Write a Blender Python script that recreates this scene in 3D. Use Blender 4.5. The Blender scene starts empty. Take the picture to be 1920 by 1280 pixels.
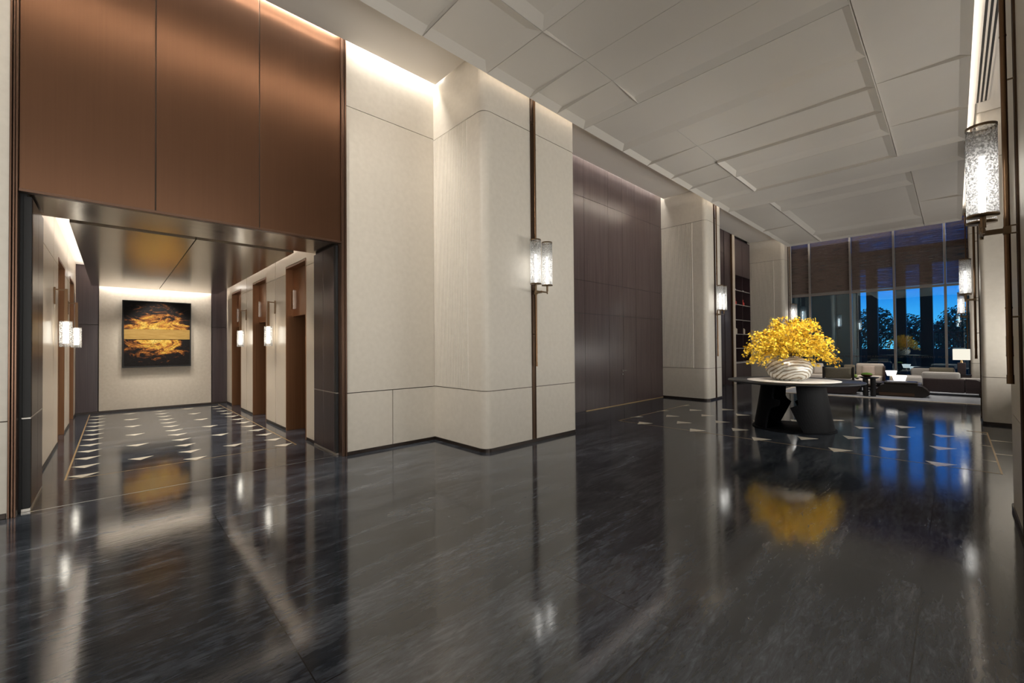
import bpy, bmesh, math, random
from mathutils import Vector, Matrix
random.seed(7)
PI = math.pi
C = bpy.context.scene.collection
S = bpy.context.scene

# ------------------------------------------------------------------ materials
def mat(name, col=(.5, .5, .5), rough=.5, metal=0., spec=.5, **kw):
    m = bpy.data.materials.new(name); m.use_nodes = True
    b = m.node_tree.nodes['Principled BSDF']
    b.inputs['Base Color'].default_value = (*col, 1)
    b.inputs['Roughness'].default_value = rough
    b.inputs['Metallic'].default_value = metal
    b.inputs['Specular IOR Level'].default_value = spec
    for k, v in kw.items():
        b.inputs[k.replace('_', ' ')].default_value = v
    return m
def N(m, t, **props):
    n = m.node_tree.nodes.new(t)
    for k, v in props.items(): setattr(n, k, v)
    return n
def L(m, a, b): m.node_tree.links.new(a, b)
def P(m): return m.node_tree.nodes['Principled BSDF']
def coords(m, scale=(1, 1, 1), kind='Object'):
    tc = N(m, 'ShaderNodeTexCoord'); mp = N(m, 'ShaderNodeMapping')
    mp.inputs['Scale'].default_value = scale
    L(m, tc.outputs[kind], mp.inputs['Vector'])
    return mp.outputs['Vector']
def noise(m, vec, scale, detail=4, rough=.5, dist=0.):
    n = N(m, 'ShaderNodeTexNoise')
    n.inputs['Scale'].default_value = scale; n.inputs['Detail'].default_value = detail
    n.inputs['Roughness'].default_value = rough; n.inputs['Distortion'].default_value = dist
    L(m, vec, n.inputs['Vector']); return n.outputs['Fac']
def ramp(m, fac, stops):
    r = N(m, 'ShaderNodeValToRGB')
    while len(r.color_ramp.elements) < len(stops): r.color_ramp.elements.new(.5)
    for e, (p, c) in zip(r.color_ramp.elements, stops):
        e.position = p; e.color = (*c, 1)
    L(m, fac, r.inputs['Fac']); return r.outputs['Color']
def bump(m, height, strength=.2, dist=.01):
    b = N(m, 'ShaderNodeBump'); b.inputs['Strength'].default_value = strength
    b.inputs['Distance'].default_value = dist
    L(m, height, b.inputs['Height']); L(m, b.outputs['Normal'], P(m).inputs['Normal'])
def mottled(name, c1, c2, scale, rough=.5, vec=(1, 1, 1), bstr=0., metal=0., spec=.5, detail=5, **kw):
    m = mat(name, c1, rough, metal, spec, **kw)
    f = noise(m, coords(m, vec), scale, detail)
    L(m, ramp(m, f, [(.3, c1), (.7, c2)]), P(m).inputs['Base Color'])
    if bstr: bump(m, f, bstr)
    return m
def emis(name, col, strength):
    m = bpy.data.materials.new(name); m.use_nodes = True
    nt = m.node_tree; nt.nodes.clear()
    e = nt.nodes.new('ShaderNodeEmission'); o = nt.nodes.new('ShaderNodeOutputMaterial')
    e.inputs['Color'].default_value = (*col, 1); e.inputs['Strength'].default_value = strength
    nt.links.new(e.outputs[0], o.inputs['Surface']); return m
def thin_glass(name, tint, refl, rough=.02, haze=0., bumpscale=0., bstr=.3):
    """thin pane: part clear, part mirror, and a little white body"""
    m = bpy.data.materials.new(name); m.use_nodes = True
    nt = m.node_tree; nt.nodes.clear()
    o = nt.nodes.new('ShaderNodeOutputMaterial')
    t = nt.nodes.new('ShaderNodeBsdfTransparent'); t.inputs['Color'].default_value = (*tint, 1)
    g = nt.nodes.new('ShaderNodeBsdfGlossy'); g.inputs['Roughness'].default_value = rough
    fr = nt.nodes.new('ShaderNodeFresnel'); fr.inputs['IOR'].default_value = 1.5
    ma = nt.nodes.new('ShaderNodeMath'); ma.operation = 'ADD'; ma.use_clamp = True
    ma.inputs[1].default_value = refl
    mx = nt.nodes.new('ShaderNodeMixShader')
    nt.links.new(fr.outputs[0], ma.inputs[0]); nt.links.new(ma.outputs[0], mx.inputs[0])
    nt.links.new(t.outputs[0], mx.inputs[1]); nt.links.new(g.outputs[0], mx.inputs[2])
    out = mx.outputs[0]
    if haze:
        d = nt.nodes.new('ShaderNodeBsdfTranslucent'); d.inputs['Color'].default_value = (.95, .96, .97, 1)
        m2 = nt.nodes.new('ShaderNodeMixShader'); m2.inputs[0].default_value = haze
        nt.links.new(out, m2.inputs[1]); nt.links.new(d.outputs[0], m2.inputs[2]); out = m2.outputs[0]
    if bumpscale:
        v = coords(m); n = nt.nodes.new('ShaderNodeTexNoise'); n.inputs['Scale'].default_value = bumpscale
        n.inputs['Detail'].default_value = 2
        nt.links.new(v, n.inputs['Vector'])
        b = nt.nodes.new('ShaderNodeBump'); b.inputs['Strength'].default_value = bstr; b.inputs['Distance'].default_value = .01
        nt.links.new(n.outputs['Fac'], b.inputs['Height'])
        nt.links.new(b.outputs[0], g.inputs['Normal']); nt.links.new(b.outputs[0], fr.inputs['Normal'])
        # rolled glass: the ripples vary how clear the glass is
        rr = ramp(m, n.outputs['Fac'], [(.38, tuple(x * .80 for x in tint)), (.62, tint)])
        nt.links.new(rr, t.inputs['Color'])
        if haze:
            mr = nt.nodes.new('ShaderNodeMapRange'); mr.inputs['From Min'].default_value = .4; mr.inputs['From Max'].default_value = .6
            mr.inputs['To Min'].default_value = haze * .25; mr.inputs['To Max'].default_value = min(1, haze * 1.9)
            nt.links.new(n.outputs['Fac'], mr.inputs[0]); nt.links.new(mr.outputs[0], m2.inputs[0])
    nt.links.new(out, o.inputs['Surface']); return m

M = {}
M['stone'] = mottled('cream_stone', (.635, .588, .515), (.68, .632, .557), 14, .45, bstr=.02, detail=8)
M['ceil'] = mottled('ceiling_panel_lacquer', (.70, .66, .605), (.73, .69, .635), 1.2, .38)
M['soffit'] = mat('soffit_paint', (.70, .66, .61), .7)
M['joint'] = mat('joint_backing', (.10, .075, .055), .7)  # dark backing that shows between the slabs
M['base'] = mat('baseboard_bronze', (.030, .020, .015), .35, .4)
def brushed(name, c1, c2, rough, metal, vec, scale=3., aniso=0.):
    m = mat(name, c1, rough, metal)
    f = noise(m, coords(m, vec), scale, 6, .6)
    L(m, ramp(m, f, [(.3, c1), (.72, c2)]), P(m).inputs['Base Color'])
    bump(m, f, .03, .005)
    P(m).inputs['Anisotropic'].default_value = aniso
    return m
M['bronze'] = brushed('brushed_bronze_panel', (.125, .064, .037), (.135, .069, .040), .31, .9, (60, 60, .8), 1.0)
M['bronze_dk'] = brushed('bronze_frame', (.115, .066, .045), (.125, .072, .049), .32, .85, (60, 60, .8), 1.)
M['lintel'] = brushed('brushed_champagne_metal', (.36, .32, .27), (.46, .41, .35), .20, .95, (40, 1.2, 40), 1.0, .3)
M['copper'] = brushed('elevator_portal_copper', (.21, .098, .045), (.27, .13, .062), .36, .75, (50, 50, .6), 1.)
M['wood'] = brushed('dark_plum_veneer', (.070, .050, .050), (.105, .078, .077), .24, 0., (22, 22, .35), 2.2)
M['wood2'] = brushed('dark_reveal_veneer', (.035, .022, .024), (.060, .040, .042), .30, .2, (22, 22, .35), 2.2)
M['pole'] = mat('antique_brass_pole', (.17, .10, .055), .33, .9)
M['brass'] = mat('sconce_brass', (.22, .155, .095), .28, .95)
M['channel'] = mat('pole_channel', (.075, .045, .028), .4, .8)
M['inlay'] = mat('inlay_stone', (.84, .77, .64), .2)
M['inlaybrass'] = mat('inlay_brass', (.52, .36, .17), .3, .4)
M['shade'] = thin_glass('hammered_shade_glass', (.93, .95, .96), .10, .12, .30, 75, 1.)
M['shade_sm'] = thin_glass('small_shade_glass', (.97, .97, .96), .06, .1, .18, 60, .5)
M['bulb'] = emis('lamp_bulb', (1., .95, .88), 11)
M['bulb_sm'] = emis('frosted_lamp_tube', (1., .93, .80), 7)
M['pane'] = thin_glass('window_glass', (.42, .82, 1.), .13, .0)
M['blind'] = None
M['mullion'] = mat('window_mullion', (.34, .32, .31), .35, .6)
M['gloss_white'] = mottled('cream_lacquered_glass', (.66, .57, .46), (.70, .61, .50), 1, .30)
M['endstone'] = mottled('cream_wall_covering', (.63, .56, .46), (.70, .63, .53), 16, .5, bstr=.03, detail=8)
M['tabletop'] = mat('table_dark_metal', (.045, .050, .058), .38, .5)
M['tabledisc'] = mottled('table_white_marble', (.78, .76, .72), (.86, .84, .81), 3, .45)
M['tableleg'] = mottled('table_base_charcoal', (.0045, .005, .0065), (.007, .0075, .0095), 40, .55, spec=.08)
M['petal'] = mottled('yellow_petal', (.95, .60, .02), (1., .78, .07), 30, .5)
M['twig'] = mat('twig_brown', (.10, .055, .02), .7)
M['book_dk'] = mat('bookcase_veneer', (.055, .035, .04), .3)
M['lightedge'] = mat('bookcase_ledge', (.42, .39, .37), .4)
M['cream_fab'] = mottled('cream_fabric', (.62, .56, .50), (.70, .64, .58), 60, .85, bstr=.1)
M['grey_fab'] = mottled('light_grey_fabric', (.42, .40, .39), (.50, .48, .46), 60, .85, bstr=.1)
M['pink_fab'] = mottled('blush_knit', (.48, .39, .34), (.62, .52, .46), 90, .9, (1, 1, 1), .3)
M['olive_fab'] = mottled('olive_fabric', (.17, .15, .11), (.23, .205, .155), 50, .85, bstr=.1)
M['plum_fab'] = mottled('dark_plum_leather', (.030, .018, .020), (.042, .026, .028), 30, .45)
M['black_shell'] = mat('black_brown_shell', (.018, .014, .012), .35)
M['brown_wood'] = mat('walnut_base', (.075, .038, .018), .4)
M['lampshade'] = emis('lit_white_shade', (1., .96, .88), 2.6)
M['lampshade2'] = emis('lit_cream_drum_shade', (1., .95, .80), .95)
M['moss'] = mottled('moss_green', (.05, .13, .01), (.14, .30, .03), 60, .9, bstr=.6)
M['leaf_lt'] = mat('light_green_leaf', (.28, .45, .06), .6)
M['bowl'] = mat('copper_bowl', (.10, .035, .015), .3, .7)
M['blacktop'] = mat('black_table_top', (.025, .025, .028), .25, .3)
M['red'] = mat('red_box', (.55, .045, .035), .45)
M['white'] = mat('white_box', (.60, .60, .62), .5)
M['cream_book'] = mat('cream_book', (.62, .50, .34), .6)
M['chrome'] = mat('satin_nickel', (.6, .58, .55), .25, .95)
M['black'] = mat('soft_black', (.01, .01, .011), .6)
M['steel'] = mat('floor_transition_metal', (.40, .38, .35), .3, .8)

# brown roller blind: woven, partly see-through
def blind_mat():
    m = bpy.data.materials.new('woven_blind'); m.use_nodes = True
    nt = m.node_tree; nt.nodes.clear()
    o = nt.nodes.new('ShaderNodeOutputMaterial')
    t = nt.nodes.new('ShaderNodeBsdfTransparent')
    d = nt.nodes.new('ShaderNodeBsdfDiffuse'); d.inputs['Color'].default_value = (.19, .145, .125, 1)
    v = coords(m, (2, 2, 60)); n = nt.nodes.new('ShaderNodeTexNoise'); n.inputs['Scale'].default_value = 1.; n.inputs['Detail'].default_value = 3
    nt.links.new(v, n.inputs['Vector'])
    mr = nt.nodes.new('ShaderNodeMapRange'); mr.inputs['From Min'].default_value = .35; mr.inputs['From Max'].default_value = .65
    mr.inputs['To Min'].default_value = .60; mr.inputs['To Max'].default_value = .92
    mx = nt.nodes.new('ShaderNodeMixShader')
    nt.links.new(n.outputs['Fac'], mr.inputs[0]); nt.links.new(mr.outputs[0], mx.inputs[0])
    nt.links.new(t.outputs[0], mx.inputs[1]); nt.links.new(d.outputs[0], mx.inputs[2])
    nt.links.new(mx.outputs[0], o.inputs['Surface']); return m
M['blind'] = blind_mat()

# polished dark slate floor with streaks running along the hall
def floor_mat():
    m = mat('polished_dark_slate', (.03, .03, .035), .07)
    b = P(m); b.inputs['IOR'].default_value = 1.8
    v = coords(m, (1, 1, 1))
    br = N(m, 'ShaderNodeTexBrick'); br.offset = .5
    mp = N(m, 'ShaderNodeMapping'); mp.inputs['Rotation'].default_value = (0, 0, PI / 2); mp.inputs['Location'].default_value = (-.85, 1.1, 0)
    L(m, v, mp.inputs['Vector']); L(m, mp.outputs['Vector'], br.inputs['Vector'])
    br.inputs['Scale'].default_value = 1.; br.inputs['Mortar Size'].default_value = .0035; br.inputs['Mortar Smooth'].default_value = .3
    br.inputs['Brick Width'].default_value = 3.07; br.inputs['Row Height'].default_value = .935
    br.inputs['Color1'].default_value = (.0, .0, .0, 1); br.inputs['Color2'].default_value = (1, 1, 1, 1); br.inputs['Mortar'].default_value = (.5, .5, .5, 1)
    br.inputs['Bias'].default_value = 0
    # per tile offset of the streaks
    off = N(m, 'ShaderNodeVectorMath', operation='MULTIPLY_ADD')
    off.inputs[1].default_value = (7.3, 11.1, 3.3); L(m, br.outputs['Color'], off.inputs[0]); L(m, v, off.inputs[2])
    mp2 = N(m, 'ShaderNodeMapping'); mp2.inputs['Scale'].default_value = (2.4, .42, 1); mp2.inputs['Rotation'].default_value = (0, 0, -.10)
    L(m, off.outputs[0], mp2.inputs['Vector'])
    n1 = noise(m, mp2.outputs['Vector'], 1.4, 9, .66, .6)
    mp3 = N(m, 'ShaderNodeMapping'); mp3.inputs['Scale'].default_value = (20, 3.6, 1); mp3.inputs['Rotation'].default_value = (0, 0, -.10)
    L(m, off.outputs[0], mp3.inputs['Vector'])
    n2 = noise(m, mp3.outputs['Vector'], 1.6, 8, .7, .8)
    m0 = N(m, 'ShaderNodeMath', operation='MULTIPLY'); m0.inputs[1].default_value = .45; L(m, n2, m0.inputs[0])
    mul = N(m, 'ShaderNodeMath', operation='MULTIPLY_ADD'); mul.inputs[1].default_value = .55; L(m, n1, mul.inputs[0]); L(m, m0.outputs[0], mul.inputs[2])
    col = ramp(m, mul.outputs[0], [(.36, (.010, .0125, .017)), (.47, (.030, .036, .047)), (.56, (.066, .078, .098)), (.68, (.17, .19, .225))])
    mixc = N(m, 'ShaderNodeMix', data_type='RGBA'); 
    L(m, br.outputs['Fac'], mixc.inputs[0]); L(m, col, mixc.inputs[6]); mixc.inputs[7].default_value = (.012, .012, .013, 1)
    L(m, mixc.outputs[2], b.inputs['Base Color'])
    # leathered surface
    n3 = noise(m, coords(m, (34, 9, 1)), 1., 4, .6)
    n4 = noise(m, coords(m, (1.1, .9, 1)), 1., 2, .5)
    s1 = N(m, 'ShaderNodeMath', operation='MULTIPLY_ADD'); s1.inputs[1].default_value = .06
    L(m, n3, s1.inputs[0])
    s2 = N(m, 'ShaderNodeMath', operation='MULTIPLY'); s2.inputs[1].default_value = .35; L(m, n4, s2.inputs[0])
    L(m, s2.outputs[0], s1.inputs[2])
    bump(m, s1.outputs[0], .30, .012)
    rr = ramp(m, n2, [(.3, (.06,) * 3), (.75, (.14,) * 3)])
    L(m, rr, b.inputs['Roughness'])
    return m
M['floor'] = floor_mat()

def vase_mat():
    m = mat('swirled_ceramic', (.7, .68, .62), .22, .25)
    v = coords(m, (1, 1, 1.25))
    off = N(m, 'ShaderNodeVectorMath', operation='SUBTRACT'); off.inputs[1].default_value = (.22, -.28, -.12)
    L(m, v, off.inputs[0])
    w = N(m, 'ShaderNodeTexWave', wave_type='RINGS', rings_direction='SPHERICAL')
    w.inputs['Scale'].default_value = 4.6; w.inputs['Distortion'].default_value = 4.5; w.inputs['Detail'].default_value = 2; w.inputs['Detail Scale'].default_value = 1.2
    L(m, off.outputs[0], w.inputs['Vector'])
    L(m, ramp(m, w.outputs['Fac'], [(.0, (.22, .17, .12)), (.16, (.44, .39, .31)), (.42, (.66, .65, .60)), (1., (.76, .75, .70))]), P(m).inputs['Base Color'])
    bump(m, w.outputs['Fac'], .25, .01)
    return m
M['vase'] = vase_mat()

def painting_mat(name, zc, up):
    m = mat(name, (.02, .015, .01), .6, spec=.25)
    v = coords(m, (1, 1, 1))
    n1 = N(m, 'ShaderNodeTexNoise'); n1.inputs['Scale'].default_value = 2.3; n1.inputs['Detail'].default_value = 9; n1.inputs['Distortion'].default_value = 1.6; n1.inputs['Roughness'].default_value = .62
    mp = N(m, 'ShaderNodeMapping'); mp.inputs['Scale'].default_value = (1, 1, 1.9); L(m, v, mp.inputs['Vector']); L(m, mp.outputs['Vector'], n1.inputs['Vector'])
    # falloff around the middle of the gold band
    sep = N(m, 'ShaderNodeSeparateXYZ'); L(m, v, sep.inputs[0])
    def mth(op, a, b_=None):
        x = N(m, 'ShaderNodeMath', operation=op)
        for i, q in enumerate((a, b_)):
            if q is None: continue
            if isinstance(q, (int, float)): x.inputs[i].default_value = q
            else: L(m, q, x.inputs[i])
        return x.outputs[0]
    dy = mth('MULTIPLY', mth('ADD', sep.outputs['Y'], .02), 1.15)
    dz = mth('MULTIPLY', mth('SUBTRACT', sep.outputs['Z'], zc), 1.1)
    r = mth('SQRT', mth('ADD', mth('MULTIPLY', dy, dy), mth('MULTIPLY', dz, dz)))
    k = mth('ADD', n1.outputs['Fac'], mth('MULTIPLY', mth('SUBTRACT', .68, r), .42))
    c = ramp(m, k, [(.47, (.008, .006, .006)), (.53, (.13, .045, .012)), (.59, (.50, .19, .035)), (.66, (.70, .42, .06)), (.78, (.80, .60, .16))])
    n2 = noise(m, coords(m, (1, 1, 2)), 11, 8, .7, 2.2)
    sp = ramp(m, n2, [(.0, (.06, .05, .05)), (.40, (.25, .22, .2)), (.5, (1, 1, 1)), (.64, (1.0, 1., 1.)), (.72, (1.4, 1.3, 1.2))])
    mx = N(m, 'ShaderNodeMix', data_type='RGBA', blend_type='MULTIPLY'); mx.inputs[0].default_value = 1
    L(m, c, mx.inputs[6]); L(m, sp, mx.inputs[7]); L(m, mx.outputs[2], P(m).inputs['Base Color'])
    return m
M['paint'] = painting_mat('abstract_paint', 0., 1)
M['goldband'] = mottled('gold_leaf_band', (.36, .21, .045), (.46, .29, .08), 5, .4, (1, 1, 6), metal=.2)

# ------------------------------------------------------------------ mesh helpers
class MB:
    def __init__(s): s.v = []; s.f = []; s.mi = []; s.sm = []
    def add(s, vs, fs, mi=0, smooth=False):
        o = len(s.v); s.v += [tuple(v) for v in vs]
        for f in fs: s.f.append([o + i for i in f]); s.mi.append(mi); s.sm.append(smooth)
        return s
    def box(s, x0, x1, y0, y1, z0, z1, mi=0):
        v = [(x, y, z) for z in (z0, z1) for y in (y0, y1) for x in (x0, x1)]
        return s.add(v, [(0, 2, 3, 1), (4, 5, 7, 6), (0, 1, 5, 4), (2, 6, 7, 3), (0, 4, 6, 2), (1, 3, 7, 5)], mi)
    def rbox(s, x0, x1, y0, y1, z0, z1, r, mi=0, seg=3, crown=0.):
        """soft box: rounded in every direction (cushions, pads)"""
        r = min(r, (x1 - x0) / 2.01, (y1 - y0) / 2.01, (z1 - z0) / 2.01)
        c = ((x0 + x1) / 2, (y0 + y1) / 2, (z0 + z1) / 2); h = ((x1 - x0) / 2, (y1 - y0) / 2, (z1 - z0) / 2)
        n = 8; o = len(s.v); idx = {}
        def pt(p):
            q = [p[i] * h[i] for i in range(3)]
            inn = [max(-h[i] + r, min(h[i] - r, q[i])) for i in range(3)]
            d = Vector([q[i] - inn[i] for i in range(3)])
            if d.length > 1e-9: d = d.normalized() * r
            w = [inn[i] + d[i] for i in range(3)]
            if crown:
                a = [abs(p[i]) for i in range(3)]
                k = h.index(min(h)); e = max(a[i] for i in range(3) if i != k)
                w[k] *= 1 + crown * (1 - e ** 2)
            return (c[0] + w[0], c[1] + w[1], c[2] + w[2])
        g = [-1, -.92, -.75, -.4, 0, .4, .75, .92, 1]
        def key(p):
            k = tuple(round(a, 4) for a in p)
            if k not in idx: idx[k] = len(s.v); s.v.append(pt(p))
            return idx[k]
        for ax in range(3):
            for sg in (-1, 1):
                for i in range(8):
                    for j in range(8):
                        ps = []
                        for (a, b) in ((i, j), (i + 1, j), (i + 1, j + 1), (i, j + 1)):
                            p = [0, 0, 0]; p[ax] = sg; p[(ax + 1) % 3] = g[a]; p[(ax + 2) % 3] = g[b]; ps.append(key(p))
                        s.f.append(ps if sg > 0 else ps[::-1]); s.mi.append(mi); s.sm.append(True)
        return s
    def prism(s, poly, z0, z1, mi=0, axis='z', smooth=False, caps=True):
        n = len(poly)
        def P3(a, b, c): return {'z': (a, b, c), 'y': (a, c, b), 'x': (c, a, b)}[axis]
        v = [P3(a, b, z0) for a, b in poly] + [P3(a, b, z1) for a, b in poly]
        f = [(i, (i + 1) % n, n + (i + 1) % n, n + i) for i in range(n)]
        s.add(v, f, mi, smooth)
        if caps: s.add(v, [tuple(range(n))[::-1], tuple(range(n, 2 * n))], mi)
        return s
    def cyl(s, p0, p1, r0, r1=None, n=16, mi=0, caps=True, smooth=True):
        r1 = r0 if r1 is None else r1
        a = Vector(p0); b = Vector(p1); d = (b - a).normalized()
        u = d.orthogonal().normalized(); w = d.cross(u)
        v = [a + (u * math.cos(t) + w * math.sin(t)) * r0 for t in [2 * PI * i / n for i in range(n)]]
        v += [b + (u * math.cos(t) + w * math.sin(t)) * r1 for t in [2 * PI * i / n for i in range(n)]]
        s.add(v, [(i, (i + 1) % n, n + (i + 1) % n, n + i) for i in range(n)], mi, smooth)
        if caps: s.add(v, [tuple(range(n))[::-1], tuple(range(n, 2 * n))], mi)
        return s
    def lathe(s, prof, c=(0, 0, 0), n=32, mi=0, smooth=True, sx=1., sy=1.):
        m = len(prof); v = []
        for i in range(n):
            t = 2 * PI * i / n
            for r, z in prof: v.append((c[0] + r * math.cos(t) * sx, c[1] + r * math.sin(t) * sy, c[2] + z))
        f = []
        for i in range(n):
            j = (i + 1) % n
            for k in range(m - 1): f.append((i * m + k, j * m + k, j * m + k + 1, i * m + k + 1))
        return s.add(v, f, mi, smooth)
    def build(s, name, mats, parent=None, loc=None, bevel=0., bseg=2, weld=False):
        me = bpy.data.meshes.new(name); me.from_pydata(s.v, [], s.f); 
        if not isinstance(mats, (list, tuple)): mats = [mats]
        for m in mats: me.materials.append(m)
        me.polygons.foreach_set('material_index', s.mi); me.polygons.foreach_set('use_smooth', s.sm)
        bm = bmesh.new(); bm.from_mesh(me)
        if weld: bmesh.ops.remove_doubles(bm, verts=bm.verts, dist=1e-5)
        bmesh.ops.recalc_face_normals(bm, faces=bm.faces); bm.to_mesh(me); bm.free()
        me.update()
        o = bpy.data.objects.new(name, me); C.objects.link(o)
        if parent: o.parent = parent
        if loc: o.location = loc
        if bevel:
            b = o.modifiers.new('bevel', 'BEVEL'); b.width = bevel; b.segments = bseg; b.limit_method = 'ANGLE'
        return o
def B(*a, mi=0): return MB().box(*a, mi=mi)
def struct(o, label=None):
    o['kind'] = 'structure'
    if label: o['label'] = label
    return o
def tag(o, label, cat, group=None):
    o['label'] = label; o['category'] = cat
    if group: o['group'] = group
    return o
def thing(name, label, cat, loc=(0, 0, 0), rz=0., group=None):
    o = bpy.data.objects.new(name, None); C.objects.link(o); o.location = loc; o.rotation_euler = (0, 0, rz)
    o.empty_display_size = .1
    return tag(o, label, cat, group)
def copy_tree(o, parent=None):
    c = o.copy(); C.objects.link(c)
    if parent: c.parent = parent
    for ch in o.children: copy_tree(ch, c)
    return c

# ------------------------------------------------------------------ main dimensions (metres)
WX = -6.06        # left wall plane
PX = -4.73        # left pilaster front
RX = .356         # right pilaster front
RWX = 1.69        # right wall plane
ZS = 5.95         # soffit
ZC = 5.50         # underside of the hanging ceiling
YW = 21.4         # glass wall
G = .011          # joint width

# wall facing +X (sgn 1) or -X (sgn -1) cut into slabs with dark joints
def slab_wall(name, x, sgn, ycuts, zcuts, m, depth=.12, mj=None, g=G, bevel=.003):
    b = MB(); xb = x - sgn * depth
    for i in range(len(ycuts) - 1):
        for j in range(len(zcuts) - 1):
            y0 = ycuts[i] + (g / 2 if i else 0); y1 = ycuts[i + 1] - (g / 2 if i < len(ycuts) - 2 else 0)
            z0 = zcuts[j] + (g / 2 if j else 0); z1 = zcuts[j + 1] - (g / 2 if j < len(zcuts) - 2 else 0)
            xs = sorted((x, x - sgn * .02)); b.box(xs[0], xs[1], y0, y1, z0, z1)
    xs = sorted((x - sgn * .021, xb)); b.box(xs[0], xs[1], ycuts[0], ycuts[-1], zcuts[0], zcuts[-1], mi=1)
    return b.build(name, [m, mj or M['joint']])
def slab_wall_y(name, y, sgn, xcuts, zcuts, m, depth=.12, mj=None, g=G):
    b = MB()
    for i in range(len(xcuts) - 1):
        for j in range(len(zcuts) - 1):
            x0 = xcuts[i] + (g / 2 if i else 0); x1 = xcuts[i + 1] - (g / 2 if i < len(xcuts) - 2 else 0)
            z0 = zcuts[j] + (g / 2 if j else 0); z1 = zcuts[j + 1] - (g / 2 if j < len(zcuts) - 2 else 0)
            ys = sorted((y, y - sgn * .02)); b.box(x0, x1, ys[0], ys[1], z0, z1)
    ys = sorted((y - sgn * .021, y - sgn * depth)); b.box(xcuts[0], xcuts[-1], ys[0], ys[1], zcuts[0], zcuts[-1], mi=1)
    return b.build(name, [m, mj or M['joint']])

# ---- floor
fb = MB(); fb.box(-15.2, RWX + .3, -7.2, YW + .15, -.12, 0)
floor = struct(fb.build('floor', M['floor']), 'polished dark slate floor with pale triangle inlays')
tb = MB()
def tri(p, mi=0):
    z0, z1 = .0004, .0016
    tb.add([(x, y, z0) for x, y in p] + [(x, y, z1) for x, y in p], [(2, 1, 0), (3, 4, 5), (0, 1, 4, 3), (1, 2, 5, 4), (2, 0, 3, 5)])
for k in range(12):
    x = -7.51 - .579 * k
    for y0 in (-.41, .71, 1.85):
        tri([(x, y0), (x, y0 + .28), (x + .175, y0 + .13)])
    if k % 2 == 1:
        for y0 in (.145, 1.27): tri([(x, y0), (x, y0 + .28), (x + .175, y0 + .13)])
for r in range(6):
    y = 7.78 + .593 * r
    for k in range(-2, 11):
        x = -.29 - .52 * k
        if (k + r) % 2: continue
        if r == 0 and x > .1: continue
        if x < -4.75:
            if r % 2 == 0: continue
            tri([(-4.81, y), (x + .28, y), (x + .11, y - .26)]); continue
        if x > -.02 + .1:
            tri([(x, y), (.355, y), (.355, y - .07), (x + .11, y - .26)][:3]); continue
        tri([(x, y), (x + .29, y + .01), (x + .11, y - .26)])
inl = tb.build('triangle_inlay', M['inlay'], floor)
lb = MB()
def line(x0, x1, y0, y1): lb.box(x0, x1, y0, y1, .0004, .0018)
w = .009
for y in (-.42, 2.14): line(-14.3, -7.33, y - w, y + w)
line(-7.333, -7.327, -.42, 2.14)
line(-4.82, .36, 7.597, 7.609); line(-4.82 - w, -4.82 + w, 7.6, 10.95); line(.362 - w, .362 + w, 7.6, 10.95)
line(.12, .362, 10.9, 10.96)
lb.build('border_inlay', M['inlaybrass'], floor)
B(-6.155, -6.145, -.6, 2.34, .0004, .0016).build('threshold_strip', M['steel'], floor)

# ---- walls of the hall
zc = [0, .895, 5.09, 6.14]
struct(slab_wall('wall_left', WX, 1, [2.445, 3.165, 3.94], [0, .889], M['stone']))
struct(slab_wall('wall_left', WX, 1, [2.445, 3.94], [.901, 5.09, 6.14], M['stone']))
struct(slab_wall('wall_left', WX, 1, [-7.0, -5.2, -3.4, -1.9, -.715], [0, .895, 5.09, 6.14], M['stone']))
# the plum veneer wall between the pilasters, with a concealed door
zz = [0, 2.33, 3.115, 5.11, 6.14]
ww = MB()
ycs = [6.13, 8.15, 9.17, 9.83, 10.49, 11.30, 12.02]
for i in range(6):
    for j in range(4):
        if i == 2 and j == 0: continue
        ww.box(WX - .02, WX, ycs[i] + .004, ycs[i + 1] - .004, zz[j] + .004, zz[j + 1] - .004)
ww.box(WX - .12, WX - .022, 6.13, 12.02, 0, 6.14, mi=1)
struct(ww.build('wall_left', [M['wood'], M['black']]), 'tall dark plum wood veneer wall between the stone pilasters')
door = struct(B(WX - .02, WX, 9.176, 9.824, .012, 2.324).build('door_1', M['wood']), 'narrow concealed door flush in the plum veneer wall')
h = MB(); h.cyl((WX, 9.765, .895), (WX + .02, 9.765, .895), .025); h.cyl((WX + .02, 9.765, .895), (WX + .055, 9.765, .895), .010)
h.cyl((WX + .05, 9.765, .895), (WX + .05, 9.885, .895), .009); h.cyl((WX, 9.765, .80), (WX + .015, 9.765, .80), .022)
h.build('door_handle', M['chrome'], door)
struct(B(WX - .10, WX + .012, 8.155, 12.0, 0, .014).build('trim_1', M['inlaybrass']))
struct(slab_wall('wall_left', WX, 1, [13.09, 15.2, 17.0], [0, .895, 5.09, 6.14], M['wood2']))
struct(slab_wall('wall_left', WX - .3, 1, [17.0, 20.0], [0, 6.14], M['wood2']))

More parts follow.
